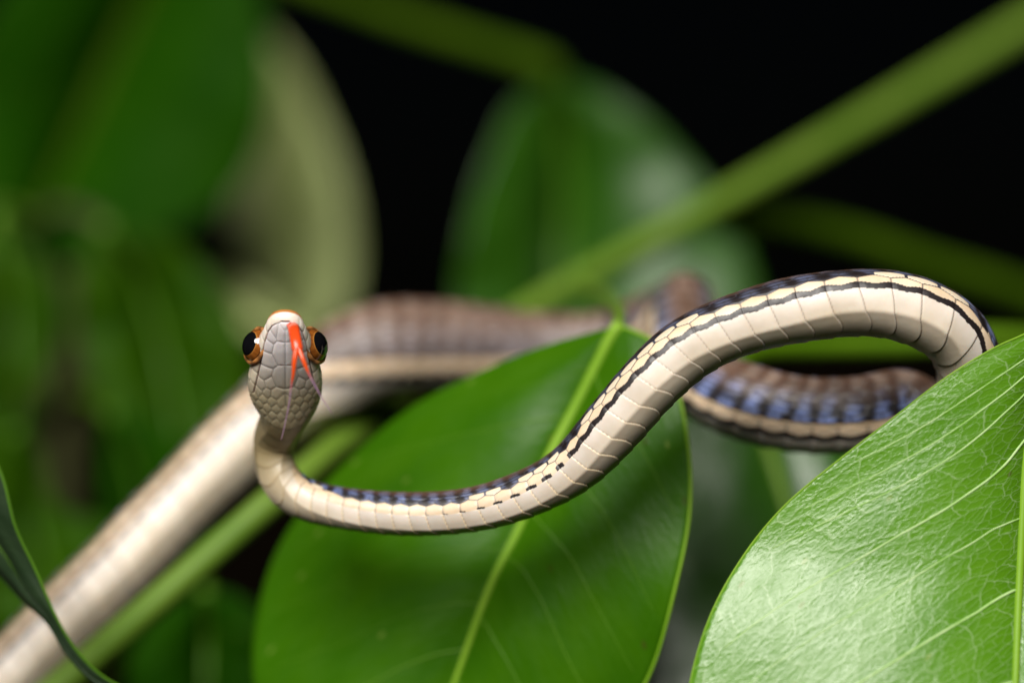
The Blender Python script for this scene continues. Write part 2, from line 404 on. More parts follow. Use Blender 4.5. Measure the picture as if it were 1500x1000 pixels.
# ------------------------------------------------------------------ the snake
def build_snake():
    root = thing('snake', 'slender cream, black and blue striped snake with raised head and orange forked tongue out', 'snake', P(180, 860, 72))
    k = KPX
    E = P(418, 500, 0)                                        # between the eyes
    a = norm(np.array([-0.05, 0.64, -0.77]))                  # from snout to neck
    up = np.array([-0.06, 0.77, 0.64]); up = norm(up - (up @ a) * a)
    lat = np.cross(a, up)                                     # one side
    if lat[0] < 0: lat = -lat
    S_EYE, HS = 7.0 * 0.9, 0.9                              # the head table is laid out along 1/0.9 of its length
    rows = [  # px, py, depth, radius px, dorsal (right, up, away)
        (403, 645, 16.5, 32, .05, .1, 1), (402, 675, 17, 30, .15, .05, 1), (414, 706, 16.5, 30, .45, .25, .85), (444, 729, 15.5, 30, .45, .65, .6),
        (500, 744, 14, 31, .15, .9, .4), (607, 753, 11, 32.5, .05, .98, .2), (710, 743, 8, 34.5, -.1, .97, .2), (800, 710, 6, 37, -.3, .88, .35),
        (845, 680, 5, 39.5, -.42, .75, .5), (905, 615, 3, 43.5, -.52, .55, .65), (950, 563, 2, 45.5, -.5, .6, .62), (1001, 516, 2, 46.5, -.42, .7, .55),
        (1053, 487, 2, 47, -.35, .8, .48), (1135, 460, 2, 48, -.2, .86, .45), (1240, 444, 2, 48.5, 0, .8, .6), (1305, 446, 3, 49, .15, .78, .6),
        (1360, 463, 4, 50, .35, .68, .62), (1397, 489, 6, 50, .6, .5, .6), (1417, 525, 9, 49, .8, .35, .45), (1424, 575, 12, 50, .75, .5, .2),
        (1412, 628, 16, 51, .6, .7, 0), (1380, 648, 22, 52, .4, .85, -.3), (1354, 618, 27, 53, .3, .8, -.5), (1326, 595, 29, 54, .1, .86, -.5),
        (1260, 606, 28, 55, 0, .87, -.5), (1198, 609, 29, 56, 0, .87, -.5), (1136, 601, 31, 56, 0, .87, -.5), (1074, 582, 35, 55, .05, .85, -.55),
        (1025, 556, 42, 52, .2, .75, -.6), (1000, 515, 51, 48, .3, .5, -.8), (998, 472, 60, 44, 0, .4, -.9), (1004, 441, 70, 41, -.25, .45, -.85),
        (984, 455, 82, 41, 0, .9, -.4), (940, 478, 87, 42, 0, .88, -.45), (870, 504, 90, 46, 0, .85, -.5), (780, 508, 91, 52, 0, .82, -.57),
        (700, 508, 90, 60, 0, .82, -.57), (620, 506, 88, 67, 0, .8, -.6), (550, 514, 86, 70, -.1, .8, -.55), (480, 548, 84, 67, -.35, .8, -.15),
        (400, 607, 81, 60, -.5, .55, .5), (300, 702, 77, 55, -.55, .5, .62), (180, 826, 73, 54, -.55, .5, .62), (60, 946, 70, 55, -.55, .5, .62),
        (-60, 1064, 68, 53, -.5, .6, .5), (-200, 1194, 66, 48, -.4, .8, .2), (-380, 1340, 66, 38, -.3, .9, 0), (-600, 1500, 72, 24, -.3, .9, 0),
        (-800, 1640, 78, 9, -.3, .9, 0), (-900, 1710, 80, 2, -.3, .9, 0)]
    ctr = [E + a * (s - S_EYE) for s in (0, 7.2, 14.4, 21.6)]
    rad = [4.0, 4.4, 4.4, 3.9]; dor = [up] * 4
    for px, py, d, r, dx, dz, dy in rows:
        ctr.append(P(px, py, d)); rad.append(r * k * (D_CAM + d) / D_CAM); dor.append(np.array([dx, dy, dz]))
    ctr = np.array(ctr); data = np.column_stack([ctr, rad, norm(np.array(dor))])
    # sample positions along the body: dense where it is sharp
    _, par0, Ltot = spline(data, 4000)
    s0 = np.linspace(0, Ltot, 4000)
    key = np.array([0, 3.0, 4.0, 22, 36, 44, 48, len(data) - 1])
    step = np.array([0.09, 0.09, 0.12, 0.13, 0.22, 0.4, 0.5, 0.8])
    st = np.interp(par0, key, step)
    u = np.concatenate([[0], np.cumsum(np.diff(s0) / st[1:])])
    N = int(u[-1])
    s = np.interp(np.linspace(0, u[-1], N), u, s0)
    fine = np.array([0.0, .01, .03, .06])                      # round the snout off
    s = np.unique(np.concatenate([fine, s]))
    N = len(s)
    A, par, _ = spline(data, s)
    c = smooth(A[:, :3], 10); c[:30] = A[:30, :3]
    T = norm(np.gradient(c, s, axis=0))
    Dv = smooth(A[:, 4:7], 25); D = norm(Dv - (Dv * T).sum(1, keepdims=True) * T)
    B = np.cross(T, D)
    r = smooth(A[:, 3:4], 15)[:, 0]
    M = 256
    sH = s / HS
    # angle from the belly line, finer on the belly/flank that shows
    phi = np.linspace(-np.pi, np.pi, M, endpoint=False)
    ph = np.degrees(np.abs(phi))[None, :] * np.ones((N, 1))
    sg = np.sign(phi)[None, :]
    # ---- cross sections
    # body: flat belly, a keel along each side of it, rounded back
    keel, line = 38.0, 80.0
    x = np.radians(ph)
    poly = np.where(ph < keel, np.cos(np.radians(keel)) / np.cos(np.minimum(x, np.radians(keel))),
                    np.where(ph < line + 8, np.cos(np.radians(25)) / np.cos(np.abs(x - np.radians(63))), 1.0))
    rf = 1 - 0.30 * (1 - poly) * (ph < line + 8)
    rf = rf + 0.012 * np.exp(-((ph - keel) / 6) ** 2)
    rf = smooth(rf.T, 2).T
    Lx = rf * np.sin(phi)[None, :]; Hx = -rf * np.cos(phi)[None, :]
    bodyX = Lx * r[:, None]; bodyZ = Hx * r[:, None]
    # head: widths and heights along it (mm)
    hs = [0, .15, .5, 1.0, 2.0, 3.2, 5.0, 7.0, 9.5, 12, 15, 18, 20, 22, 24, 26, 29]
    hw = [0, .95, 1.75, 2.35, 2.95, 3.4, 3.85, 4.3, 4.9, 5.6, 6.15, 6.2, 5.95, 5.4, 4.5, 3.9, 3.65]
    hu = [0, .7, 1.25, 1.7, 2.25, 2.6, 3.0, 3.35, 3.55, 3.65, 3.7, 3.75, 3.75, 3.75, 3.7, 3.7, 3.65]
    hv = [0, .55, .95, 1.3, 1.75, 2.05, 2.35, 2.6, 2.75, 2.9, 3.05, 3.2, 3.3, 3.4, 3.5, 3.6, 3.65]
    def prof(v):
        f = np.linspace(0, 29, 600); y = np.interp(f, hs, v); y2 = smooth(y[:, None], 9)[:, 0]
        y2[:14] = y[:14]; y2[14:40] = y[14:40] + (y2[14:40] - y[14:40]) * np.linspace(0, 1, 26)
        return np.interp(sH, f, y2)
    w_, u_, v_ = prof(hw), prof(hu), prof(hv)
    ex = 0.82
    sn, cs = np.sin(phi)[None, :], np.cos(phi)[None, :]
    hX = w_[:, None] * np.sign(sn) * np.abs(sn) ** ex
    hZ = np.where(cs > 0, -v_[:, None] * np.abs(cs) ** 0.9, u_[:, None] * np.abs(cs) ** 0.95)
    # swelling round each eye, brow above it
    bump = np.exp(-((sH[:, None] - 9.2) / 2.6) ** 2) * np.exp(-((ph - 118) / 24) ** 2)
    hX = hX + sg * 0.85 * bump
    # cheeks hollow in front of the eye
    hX = hX - sg * 0.35 * np.exp(-((sH[:, None] - 3.6) / 1.3) ** 2) * np.exp(-((ph - 112) / 18) ** 2)
    mixh = np.clip((sH - 23.5) / 5, 0, 1)[:, None]; mixh = mixh ** 2 * (3 - 2 * mixh)
    X = hX * (1 - mixh) + bodyX * mixh; Z = hZ * (1 - mixh) + bodyZ * mixh
    # ---- scales
    ipitch = np.interp(par, [0, 4, 9, 12, 15, 18, 22, 27, 33, 40, 60], [2.6, 2.6, 3.0, 3.2, 3.7, 4.9, 4.6, 3.9, 3.9, 4.2, 4.2])
    uu = np.concatenate([[0], np.cumsum(np.diff(s) / ipitch[1:])])
    Uu = uu[:, None] * np.ones((1, M))
    height = np.zeros((N, M)); col = np.zeros((N, M, 3))
    # belly plates
    sh = np.where(ph > keel, (line - ph) / (line - keel) * 0.16, 0.16 + 0.30 * np.sin(np.clip((keel - ph) / keel, 0, 1) * np.pi / 2))
    ib = np.floor(Uu - sh); vb = Uu - sh - ib
    belly = ph < line
    height += np.where(belly, 0.15 * (vb ** 1.5) * np.clip((1 - vb) / 0.02, 0, 1) - 0.08 * np.exp(-(vb / .035) ** 2), 0)
    rv = rng.random(4000)
    cream = np.array([0.74, 0.64, 0.50]); cream2 = np.array([0.78, 0.71, 0.645])
    tone = (0.90 + 0.13 * rv[np.clip(ib.astype(int), 0, 3999)])[..., None]
    warm = np.clip((ph - 30) / 45, 0, 1)[..., None]
    bc = (cream * (1 - warm) + cream2 * warm) * tone * (0.92 + 0.10 * vb)[..., None]
    edge = np.exp(-((1 - vb) / 0.05) ** 2)[..., None]
    ecol = np.array([0.80, 0.58, 0.28]) + np.interp(par, [0, 12, 14.5, 60], [0, 0, 1, 1])[:, None, None] * np.array([-0.25, -0.10, 0.14])
    bc = bc * (1 - 0.6 * edge) + ecol * 0.6 * edge
    seam = np.exp(-(vb / 0.035) ** 2)[..., None]
    bc = bc * (1 - 0.5 * seam * np.array([0.8, 0.9, 1.0]))
    # back scales: staggered rows, nearest-centre cells
    rows_p = [94, 113, 128, 143, 157, 170, 183]
    F1 = np.full((N, M), 9.0); F2 = np.full((N, M), 9.0); who = np.zeros((N, M), int); vv = np.zeros((N, M)); idn = np.zeros((N, M), int)
    for kr, pc in enumerate(rows_p):
        wdt = [24, 17, 15, 15, 14, 13, 13][kr]
        off = 0.5 * ((kr + 1) % 2)
        base = np.floor(Uu - off)
        for dk in (0, 1):
            cu = base + dk + off
            du = (Uu - cu); dp = (ph - pc) / wdt
            dd = np.sqrt((du * 0.95) ** 2 + (dp * 0.86) ** 2)
            m1 = dd < F1
            F2 = np.where(m1, F1, np.minimum(F2, dd))
            who = np.where(m1, kr, who); vv = np.where(m1, du, vv); idn = np.where(m1, (base + dk).astype(int) * 7 + kr, idn)
            F1 = np.where(m1, dd, F1)
    gap = F2 - F1
    back = ~belly
    height += np.where(back, 0.10 * np.clip(gap / 0.30, 0, 1) ** 0.7 + 0.05 * (vv + 0.5) - 0.07, 0)
    cr = rv[np.abs(idn) % 4000][..., None]
    peach = np.array([0.77, 0.62, 0.46]); black = np.array([0.014, 0.010, 0.011]); blue = np.array([0.27, 0.38, 0.84])
    bronze = np.array([0.12, 0.065, 0.042]); tan = np.array([0.24, 0.175, 0.14]); pale = np.array([0.42, 0.46, 0.62])
    dk_w = np.interp(par, [0, 9.0, 10.0, 11.2, 12.6, 60], [0, 0, .35, .8, 1, 1])[:, None]       # the black line fades in behind the neck
    dc = np.zeros((N, M, 3))
    r0 = peach * (0.92 + 0.14 * cr) + np.clip((ph - 92) / 14, 0, 1)[..., None] * np.array([0.06, 0.02, -0.02])
    # upper flank: blue spot in black, fading to tan in bronze up the back
    f = np.clip((ph - 128) / 34, 0, 1)[..., None]
    colu = Uu * 1.0 + 0.35 * (ph - 112) / 45; colu = colu - np.floor(colu) - 0.5
    rowd = np.min(np.abs(ph[..., None] - np.array([110, 119.5, 129, 138, 147, 156, 166])), -1)
    rw = np.floor((ph - 110) / 9.2).astype(int)
    jr = rv[(np.floor(Uu + 0.35 * (ph - 112) / 45).astype(int) * 37 + rw * 101) % 4000]
    colu = colu + 0.16 * (rv[(rw * 53) % 4000] - 0.5) + 0.12 * (jr - 0.5)
    on = (np.exp(-((colu / (0.22 + 0.14 * jr)) ** 4)) * np.clip(rowd / 2.0 - 0.25, 0.08, 1))[..., None]
    cr2 = rv[(np.floor(Uu + 0.35 * (ph - 112) / 45).astype(int) * 11 + who * 3) % 4000][..., None]
    blueness = np.interp(par, [0, 5, 8, 10, 14, 21, 23, 31, 34, 60], [.3, .9, .9, .55, .45, .5, .95, .8, .15, 0])[:, None, None]
    pl = pale + np.interp(par, [0, 32, 35, 60], [0, 0, 1, 1])[:, None, None] * (np.array([0.33, 0.285, 0.26]) - pale)
    spot = (blue * blueness + pl * (1 - blueness)) * (1 - f) + tan * f
    spot = spot * (0.6 + 0.7 * cr2)
    amt = on * np.where(cr2 < 0.12, 0.4, 1.0) * np.interp(par, [0, 6, 9, 12, 20, 23, 60], [.5, .8, .4, .15, .2, 1, .75])[:, None, None]
    bb = black + np.interp(par, [0, 36, 43, 60], [0, 0, 1, 1])[:, None, None] * (np.array([0.10, 0.062, 0.045]) - black)
    grd = bb * (1 - f ** 0.7) + bronze * f ** 0.7
    flank = grd * (1 - amt) + spot * amt
    gl2 = np.interp(par, [0, 6, 10, 20, 22.5, 60], [0, 0, 1, 1, 0, 0])[:, None]
    dc = np.where(((who == 0) | ((ph < 109) & (gl2 < .5)))[..., None], r0, flank)
    # second row is cream only along its lower rim, the front part has scattered cream scales
    cream_scale = (ph < 119) & (who == 1) & (gap > 0.10)
    gl = np.interp(par, [0, 6, 10, 13, 16, 19, 22.5, 60], [0, 0, .4, .75, .8, .25, 0, 0])[:, None]
    dc = np.where((cream_scale & (cr[..., 0] < gl))[..., None], np.array([0.72, 0.62, 0.48]), dc)
    # dark seams between the back scales
    sm = np.clip(1 - gap / 0.09, 0, 1)[..., None] * 0.85
    dc = dc * (1 - sm) + np.array([0.05, 0.05, 0.06]) * sm
    # black line along the lower edge of the first row
    zig = 4.2 * (2 * np.abs(2 * (Uu - np.floor(Uu)) - 1) - 1)
    lo = line - 1.5 + 0.35 * zig; hi = line + 10 + 0.7 * zig
    inl = ((ph > lo) & (ph < lo + (hi - lo) * dk_w) & (dk_w > 0.02))
    dash = (np.cos(2 * np.pi * (Uu - 0.1)) > (1 - (1.2 + 1.6 * rv[np.floor(Uu).astype(int) % 4000]) * dk_w))
    inl &= dash | (dk_w > 0.95)
    colb = np.where(belly[..., None], bc, dc)
    colb = np.where(inl[..., None], black * (1 + 0.6 * cr), colb)
    # ---- head scales: hand-placed cells on the chin, throat and lips
    Xs = np.concatenate([X, X[:, :1]], 1); Zs = np.concatenate([Z, Z[:, :1]], 1)
    seg = np.sqrt(np.diff(Xs, axis=1) ** 2 + np.diff(Zs, axis=1) ** 2)
    j0 = M // 2
    q = np.zeros((N, M)); q[:, j0 + 1:] = np.cumsum(seg[:, j0:M - 1], 1); q[:, :j0] = -np.cumsum(seg[:, :j0][:, ::-1], 1)[:, ::-1]
    jaw = np.interp(sH, [0, 1.15, 1.3, 1.6, 2.2, 3.5, 6, 9, 12, 15, 17.5, 19], [-1, -1, .6, 1.5, 2.25, 3.0, 3.7, 4.1, 4.5, 5.0, 5.6, 9])[:, None]
    inside = np.abs(q) < jaw
    seeds_in = [(0, 1.6), (.75, 3.0), (1.75, 2.6), (2.6, 4.2), (3.0, 6.2), (3.1, 9.2), (3.4, 12.4), (4.1, 15.3), (1.0, 7.0), (1.1, 13.4),
                (2.6, 14.6)]
    gul = []
    for kk, sy in enumerate((17.2, 18.9, 20.6, 22.2, 23.7)):
        for xx in range(7):
            xq = xx * 1.55 + (0.78 if kk % 2 else 0)
            if not (kk == 0 and xx < 1): gul.append((xq + rng.uniform(-.12, .12) * (xq > .2), sy + rng.uniform(-.2, .2) - 0.12 * xq))
    seeds_in += gul
    seeds_out = [(0, 0.55), (1.9, 1.0), (3.3, 2.2), (4.0, 4.2), (4.6, 6.4), (5.0, 8.8), (5.3, 11.3), (5.6, 14.0), (6.2, 16.5), (4.2, 1.2), (5.6, 3.2), (6.3, 5.0),
                 (7.2, 11.5), (7.3, 14.5), (7.6, 17), (6.9, 8.5), (8.3, 6), (9.5, 10), (9.5, 15), (9, 2), (7.5, 3)] + [(g0 + 5.0, g1) for g0, g1 in gul[7:]]
    hn = int(np.searchsorted(sH, 27.0))
    aq = np.abs(q[:hn]); ss = sH[:hn, None] * np.ones((1, M))
    def cells(seeds):
        f1 = np.full((hn, M), 99.0); f2 = f1.copy(); id_ = np.zeros((hn, M), int)
        pts = []
        for k2, (q0, s1) in enumerate(seeds):
            pts.append((k2, q0, s1))
            if q0 < 1.2 and q0 > 0: pts.append((k2 + 500, -q0, s1))
        for k2, q0, s1 in pts:
            d = np.sqrt((aq - q0) ** 2 + ((ss - s1) * 0.62) ** 2)
            m1 = d < f1
            f2 = np.where(m1, f1, np.minimum(f2, d)); id_ = np.where(m1, k2, id_); f1 = np.where(m1, d, f1)
        return f2 - f1, id_
    gi, ii = cells(seeds_in); go, io = cells(seeds_out)
    ins = inside[:hn]
    hg = np.where(ins, gi, go); hid = np.where(ins, ii, io + 50)
    mouth = np.exp(-((np.abs(q[:hn]) - jaw[:hn]) / 0.12) ** 2) * (ss < 18.2) * (ss > 1.0)
    front = (np.abs(ss - 1.2) < 0.16) * (aq < 0.8)
    mouth = np.maximum(mouth, front)
    relief = 0.115 * (1 - np.exp(-hg / 0.30)) * np.clip(ss / 2.0, 0.15, 1)
    topside = np.clip((ph[:hn] - 110) / 12, 0, 1)
    hh = relief - 0.30 * mouth - 0.12
    # colours of the head
    chin = np.array([0.80, 0.75, 0.77]); throat = np.array([0.43, 0.37, 0.24]); lip = np.array([0.86, 0.78, 0.68])
    tb = np.clip((ss - 7) / 11, 0, 1)[..., None]
    hc = chin * (1 - tb) + throat * tb
    lipc = lip * (1 - tb * .75) + np.array([0.52, 0.44, 0.28]) * tb * .75
    hc = np.where(ins[..., None], hc, lipc)
    hc = hc * (0.90 + 0.16 * rv[np.abs(hid * 13) % 4000])[..., None]
    seamh = np.exp(-(hg / 0.10) ** 2)[..., None] * np.clip((ss - 1.6) / 1.5, 0, 1)[..., None]
    hc = hc * (1 - 0.38 * seamh)
    orange = np.array([0.50, 0.19, 0.045]); dark = np.array([0.10, 0.035, 0.012])
    # top of head orange-brown from the snout rim back; the rim shows as a thin band
    lim = np.interp(ss, [0, .4, 1.0, 2.0, 5, 12, 24], [84, 84, 86, 88, 90, 104, 112])
    tp = np.clip((ph[:hn] - lim) / 16, 0, 1)[..., None]
    hc = hc * (1 - tp) + orange * (0.8 + .4 * rv[np.abs(hid) % 4000])[..., None] * tp
    lore = (np.exp(-((ss - 3.8) / 1.6) ** 2) * np.exp(-((ph[:hn] - 112) / 8) ** 2) + np.exp(-((ss - 12.5) / 3.2) ** 2) * np.exp(-((ph[:hn] - 100) / 8) ** 2))[..., None]
    hc = hc * (1 - .85 * np.clip(lore, 0, 1)) + dark * .85 * np.clip(lore, 0, 1)
    hc = hc * (1 - .7 * mouth[..., None]) + np.array([0.22, 0.09, 0.09]) * .7 * mouth[..., None]
    bh = np.clip((ss - 22.5) / 3.0, 0, 1)
    # shade under the head, painted into the neck colour as dull olive
    neck_shade = np.clip(1.5 - (par - 3.0) / 3.4, 0, 1)[:, None, None]
    colb = colb * (1 - neck_shade) + colb * np.array([0.46, 0.42, 0.28]) * neck_shade
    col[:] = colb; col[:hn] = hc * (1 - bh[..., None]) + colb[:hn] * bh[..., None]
    hfull = height * (r / 5.0)[:, None]
    hfull[:hn] = hh * (1 - bh) + hfull[:hn] * bh
    # ---- push the relief out along the section's own direction
    dirx = np.gradient(Z, axis=1); dirz = -np.gradient(X, axis=1)
    dirx[:, 0] = dirx[:, 1]; dirz[:, 0] = dirz[:, 1]; dirx[:, -1] = dirx[:, -2]; dirz[:, -1] = dirz[:, -2]
    ln = np.sqrt(dirx ** 2 + dirz ** 2) + 1e-9; dirx /= ln; dirz /= ln
    flip = np.sign(dirx * X + dirz * Z); flip[flip == 0] = 1
    X = X + dirx * flip * hfull; Z = Z + dirz * flip * hfull
    # slight unevenness of a living body
    wob = 1 + 0.012 * np.sin(s / 7.3) + 0.010 * np.sin(s / 3.1 + 1)
    bl = np.clip((s - 24) / 10, 0, 1); wob = 1 + (wob - 1) * bl
    V = c[:, None] + (X * wob[:, None])[..., None] * B[:, None] + (Z * wob[:, None])[..., None] * D[:, None]
    verts = V.reshape(-1, 3)
    fq = grid_faces(N, M, True)
    verts = np.vstack([verts, c[:1], c[-1:]]); colors = np.vstack([col.reshape(-1, 3), col[0].mean(0)[None], col[-1].mean(0)[None]])
    j = np.arange(M); j2 = (j + 1) % M
    tris = np.vstack([np.stack([np.full(M, N * M), j2, j], 1), np.stack([np.full(M, N * M + 1), (N - 1) * M + j, (N - 1) * M + j2], 1)])
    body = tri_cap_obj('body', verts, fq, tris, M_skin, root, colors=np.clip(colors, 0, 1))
    # ---- eyes
    def head_pt(sx, lx, ux):
        return E + a * (sx * HS - S_EYE) + lat * lx + up * ux
    for sgn in (-1, 1):
        ec = head_pt(9.6, sgn * 4.05, 1.35); er = 3.05
        ax = norm(lat * sgn * 0.78 - a * 0.52 - up * 0.22)
        e1 = norm(np.cross(ax, up)); e2 = np.cross(ax, e1)
        nth, nph = 40, 56
        th = np.linspace(0.0, np.pi, nth)[:, None]; az = np.linspace(0, 2 * np.pi, nph, endpoint=False)[None]
        rr = er * (1 - 0.02 * np.cos(th))
        pts = ec + rr[..., None] * (np.cos(th)[..., None] * ax + (np.sin(th) * np.cos(az))[..., None] * e1 + (np.sin(th) * np.sin(az))[..., None] * e2)
        deg = np.degrees(th) + 0 * az
        iris = np.array([0.20, 0.062, 0.010]); rim = np.array([0.05, 0.016, 0.006]); scale = np.array([0.30, 0.12, 0.035]); gold = np.array([0.36, 0.15, 0.03])
        cc = np.zeros((nth, nph, 3)); 
        cc[:] = scale
        cc = np.where((deg < 70)[..., None], rim, cc)
        cc = np.where((deg < 62)[..., None], iris * (0.8 + 0.4 * np.sin(az * 23 + 3 * np.sin(az * 5)) ** 2)[..., None], cc)
        cc = np.where((deg < 44.5)[..., None], gold, cc)
        eye = tri_cap_obj('eye', pts.reshape(-1, 3), grid_faces(nth, nph, True), np.zeros((0, 3), int), M_eye, root, colors=cc.reshape(-1, 3))
        eye['label'] = 'large orange-rimmed eye with round black pupil'
        # ring of small scales the eye sits in
        nr, mr = 72, 10
        t1 = np.linspace(0, 2 * np.pi, nr, endpoint=False)[:, None]; t2 = np.linspace(0, 2 * np.pi, mr, endpoint=False)[None]
        rp = math.radians(72)
        ctr_r = np.cos(t1)[..., None] * e1 + np.sin(t1)[..., None] * e2
        tubr = 0.40 * (1 + 0.05 * np.cos(t1 * 9))
        ringp = ec + er * (math.cos(rp) * ax + math.sin(rp) * ctr_r) + tubr[..., None] * (np.cos(t2)[..., None] * ctr_r + np.sin(t2)[..., None] * ax)
        rcol = np.array([0.40, 0.17, 0.05]) * (0.75 + 0.35 * np.cos(t1 * 9 + 0.3))[..., None] + 0 * ringp
        ringv = np.concatenate([ringp, ringp[:1]], 0); rcol = np.concatenate([rcol, rcol[:1]], 0)
        tri_cap_obj('eyelid', ringv.reshape(-1, 3), grid_faces(nr + 1, mr, True), np.zeros((0, 3), int), M_skin, eye, colors=rcol.reshape(-1, 3))
        th = np.linspace(0.0, math.radians(41), 16)[:, None]
        rr = er * (1.012 - 0.010 * (th / math.radians(41)) ** 4)
        pts = ec + rr[..., None] * (np.cos(th)[..., None] * ax + (np.sin(th) * np.cos(az))[..., None] * e1 + (np.sin(th) * np.sin(az))[..., None] * e2)
        tri_cap_obj('pupil', pts.reshape(-1, 3), grid_faces(16, nph, True), np.zeros((0, 3), int), M_pupil, eye)
    # ---- tongue: one flat strap that forks into two drawn-out tines
    def ribbon(rows_, n):
        a_, _, _ = spline(np.array(rows_), n); return a_
    strap = [(*P(427, 474, -3.0), .98, .42), (*P(430, 480, -6.0), .95, .42), (*P(433, 495, -8.8), .90, .42), (*P(436, 512, -10.0), .92, .42)]
    tl = [(*P(434.0, 512, -10.0), .46, .40), (*P(431.5, 530, -10.4), .40, .36), (*P(430, 548, -10.2), .27, .26), (*P(427.5, 562, -9.8), .14, .14), (*P(424, 590, -8.6), .10, .10), (*P(418, 620, -7.2), .07, .07), (*P(412, 645, -6.5), .03, .03)]
    tr = [(*P(438.5, 512, -10.0), .46, .40), (*P(444, 526, -10.6), .38, .36), (*P(450, 541, -10.8), .25, .25), (*P(456, 554, -10.6), .14, .14), (*P(467, 574, -10.2), .10, .10), (*P(478, 592, -9.6), .07, .07), (*P(488, 607, -9.2), .03, .03)]
    vs_, fs_, cs_, tr_, base = [], [], [], [], 0
    for rws, kind in ((strap, 0), (tl, 1), (tr, 1)):
        n, m = 44, 16
        A_ = ribbon(rws, n); cl = A_[:, :3]; Tt = norm(np.gradient(cl, axis=0))
        side = np.array([1.0, 0.0, 0.05]); side = norm(side - (Tt @ side)[:, None] * Tt); nn_ = np.cross(Tt, side)
        an = np.linspace(0, 2 * np.pi, m, endpoint=False)
        ring = cl[:, None] + A_[:, 3][:, None, None] * np.cos(an)[None, :, None] * side[:, None] + A_[:, 4][:, None, None] * np.sin(an)[None, :, None] * nn_[:, None]
        vs_.append(ring.reshape(-1, 3)); fs_.append(grid_faces(n, m, True) + base)
        tt = np.linspace(0, 1, n)[:, None]
        red = np.array([0.64, 0.060, 0.010]); lil = np.array([0.40, 0.24, 0.36]); orange2 = np.array([0.70, 0.075, 0.010])
        if kind == 0: cx = red + 0 * tt
        else:
            g = np.clip((tt - 0.30) / 0.16, 0, 1); cx = orange2 * (1 - g) + lil * g
        cs_.append(np.repeat(cx, m, 0))
        vs_.append(cl[-1:]); cs_.append(cx[-1:])
        jj = np.arange(m); tr_.append(np.stack([np.full(m, base + n * m), base + (n - 1) * m + jj, base + (n - 1) * m + (jj + 1) % m], 1))
        base += n * m + 1
    tg = tri_cap_obj('tongue', np.vstack(vs_), np.vstack(fs_), np.vstack(tr_), M_tongue, root, colors=np.vstack(cs_))
    tg['label'] = 'orange-red forked tongue with pale lilac tips'

build_snake()

# ------------------------------------------------------------------ plants
GP = lambda x, y: np.array([x, y, GROUND])                # a point on the ground (mm)

# the vine the snake lies on: main stem, arching stalks and the leaf under the snake's neck
vine = thing('vine', 'thick green diagonal vine stem with broad green leaf hanging behind the snake', 'vine', GP(-260, 60))
tube('stem', np.vstack([GP(-260, 60), [-240, 60, -500], PP([(-420, 1500, 56), (-150, 1205, 56), (0, 1080, 57), (130, 968, 58), (280, 838, 60), (420, 716, 66), (510, 642, 86), (600, 572, 114), (780, 450, 132), (930, 366, 146), (1050, 300, 158), (1250, 186, 182), (1500, 40, 212), (1800, -140, 245), (2100, -340, 280)])]),
     [5, 4.5, 4, 3.4, 3.1, 3.0, 2.9, 2.9, 2.9, 2.9, 2.8, 2.8, 2.9, 3.1, 3.4, 3.4, 3.4], M_stem, vine, n=260, m=22, nodes=[(0.46, .1), (0.70, .22)])
tube('stalk', PP([(1045, 305, 160), (1080, 325, 168), (1150, 328, 178), (1250, 350, 186), (1360, 388, 192), (1500, 432, 198), (1700, 520, 205)]), [4.4, 4, 3.8, 3.6, 3.6, 3.6, 3.4], M_petiole, vine, n=70, m=16)
tube('stalk', PP([(905, 478, 33), (908, 462, 45), (900, 448, 70), (880, 432, 110), (840, 420, 138)]), [1.2, 1.2, 1.3, 1.6, 2.4], M_stem, vine, n=50, m=14)
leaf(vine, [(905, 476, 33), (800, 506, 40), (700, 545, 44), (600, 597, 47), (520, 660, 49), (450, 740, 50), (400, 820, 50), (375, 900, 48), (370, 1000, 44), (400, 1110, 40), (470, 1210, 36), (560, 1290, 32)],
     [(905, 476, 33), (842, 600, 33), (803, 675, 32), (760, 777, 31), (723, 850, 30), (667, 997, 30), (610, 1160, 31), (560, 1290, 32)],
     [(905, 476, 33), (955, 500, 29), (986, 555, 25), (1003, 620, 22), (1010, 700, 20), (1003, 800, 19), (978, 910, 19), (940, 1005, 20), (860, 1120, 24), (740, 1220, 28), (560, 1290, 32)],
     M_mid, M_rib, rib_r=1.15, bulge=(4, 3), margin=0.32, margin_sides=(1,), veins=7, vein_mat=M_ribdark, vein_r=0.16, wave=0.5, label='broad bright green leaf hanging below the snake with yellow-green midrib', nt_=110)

# the glossy leaf in front on the right
shrub = thing('shrub', 'glossy light green shrub leaf with fine white veins that the snake curls behind', 'shrub', GP(150, 10))
leaf(shrub, [(1580, 440, 2), (1540, 465, 0), (1500, 489, -2), (1460, 507, -3), (1385, 553, -4.5), (1300, 618, -5), (1230, 672, -5), (1150, 740, -5), (1090, 812, -5), (1040, 900, -7), (1010, 1000, -9.5), (1000, 1120, -13), (1020, 1260, -12), (1110, 1420, -16), (1250, 1550, -18), (1400, 1640, -18)],
     [(1580, 440, 2), (1530, 540, 2), (1504, 650, -.5), (1496, 760, -2.5), (1491, 870, -5.5), (1486, 1000, -10.5), (1475, 1200, -17), (1445, 1450, -16), (1400, 1640, -18)],
     [(1580, 440, 2), (1660, 480, 8), (1770, 570, 12), (1860, 710, 14), (1900, 900, 12), (1880, 1150, 4), (1780, 1380, -6), (1600, 1560, -14), (1400, 1640, -18)],
     M_front, M_rib, rib_r=1.0, bulge=(3.8, 3), margin=0.16, veins=10, vein_mat=M_vein, vein_r=0.2, wave=0.45, nt_=240, nv_=60, droop=0.56, vtop=-0.12)
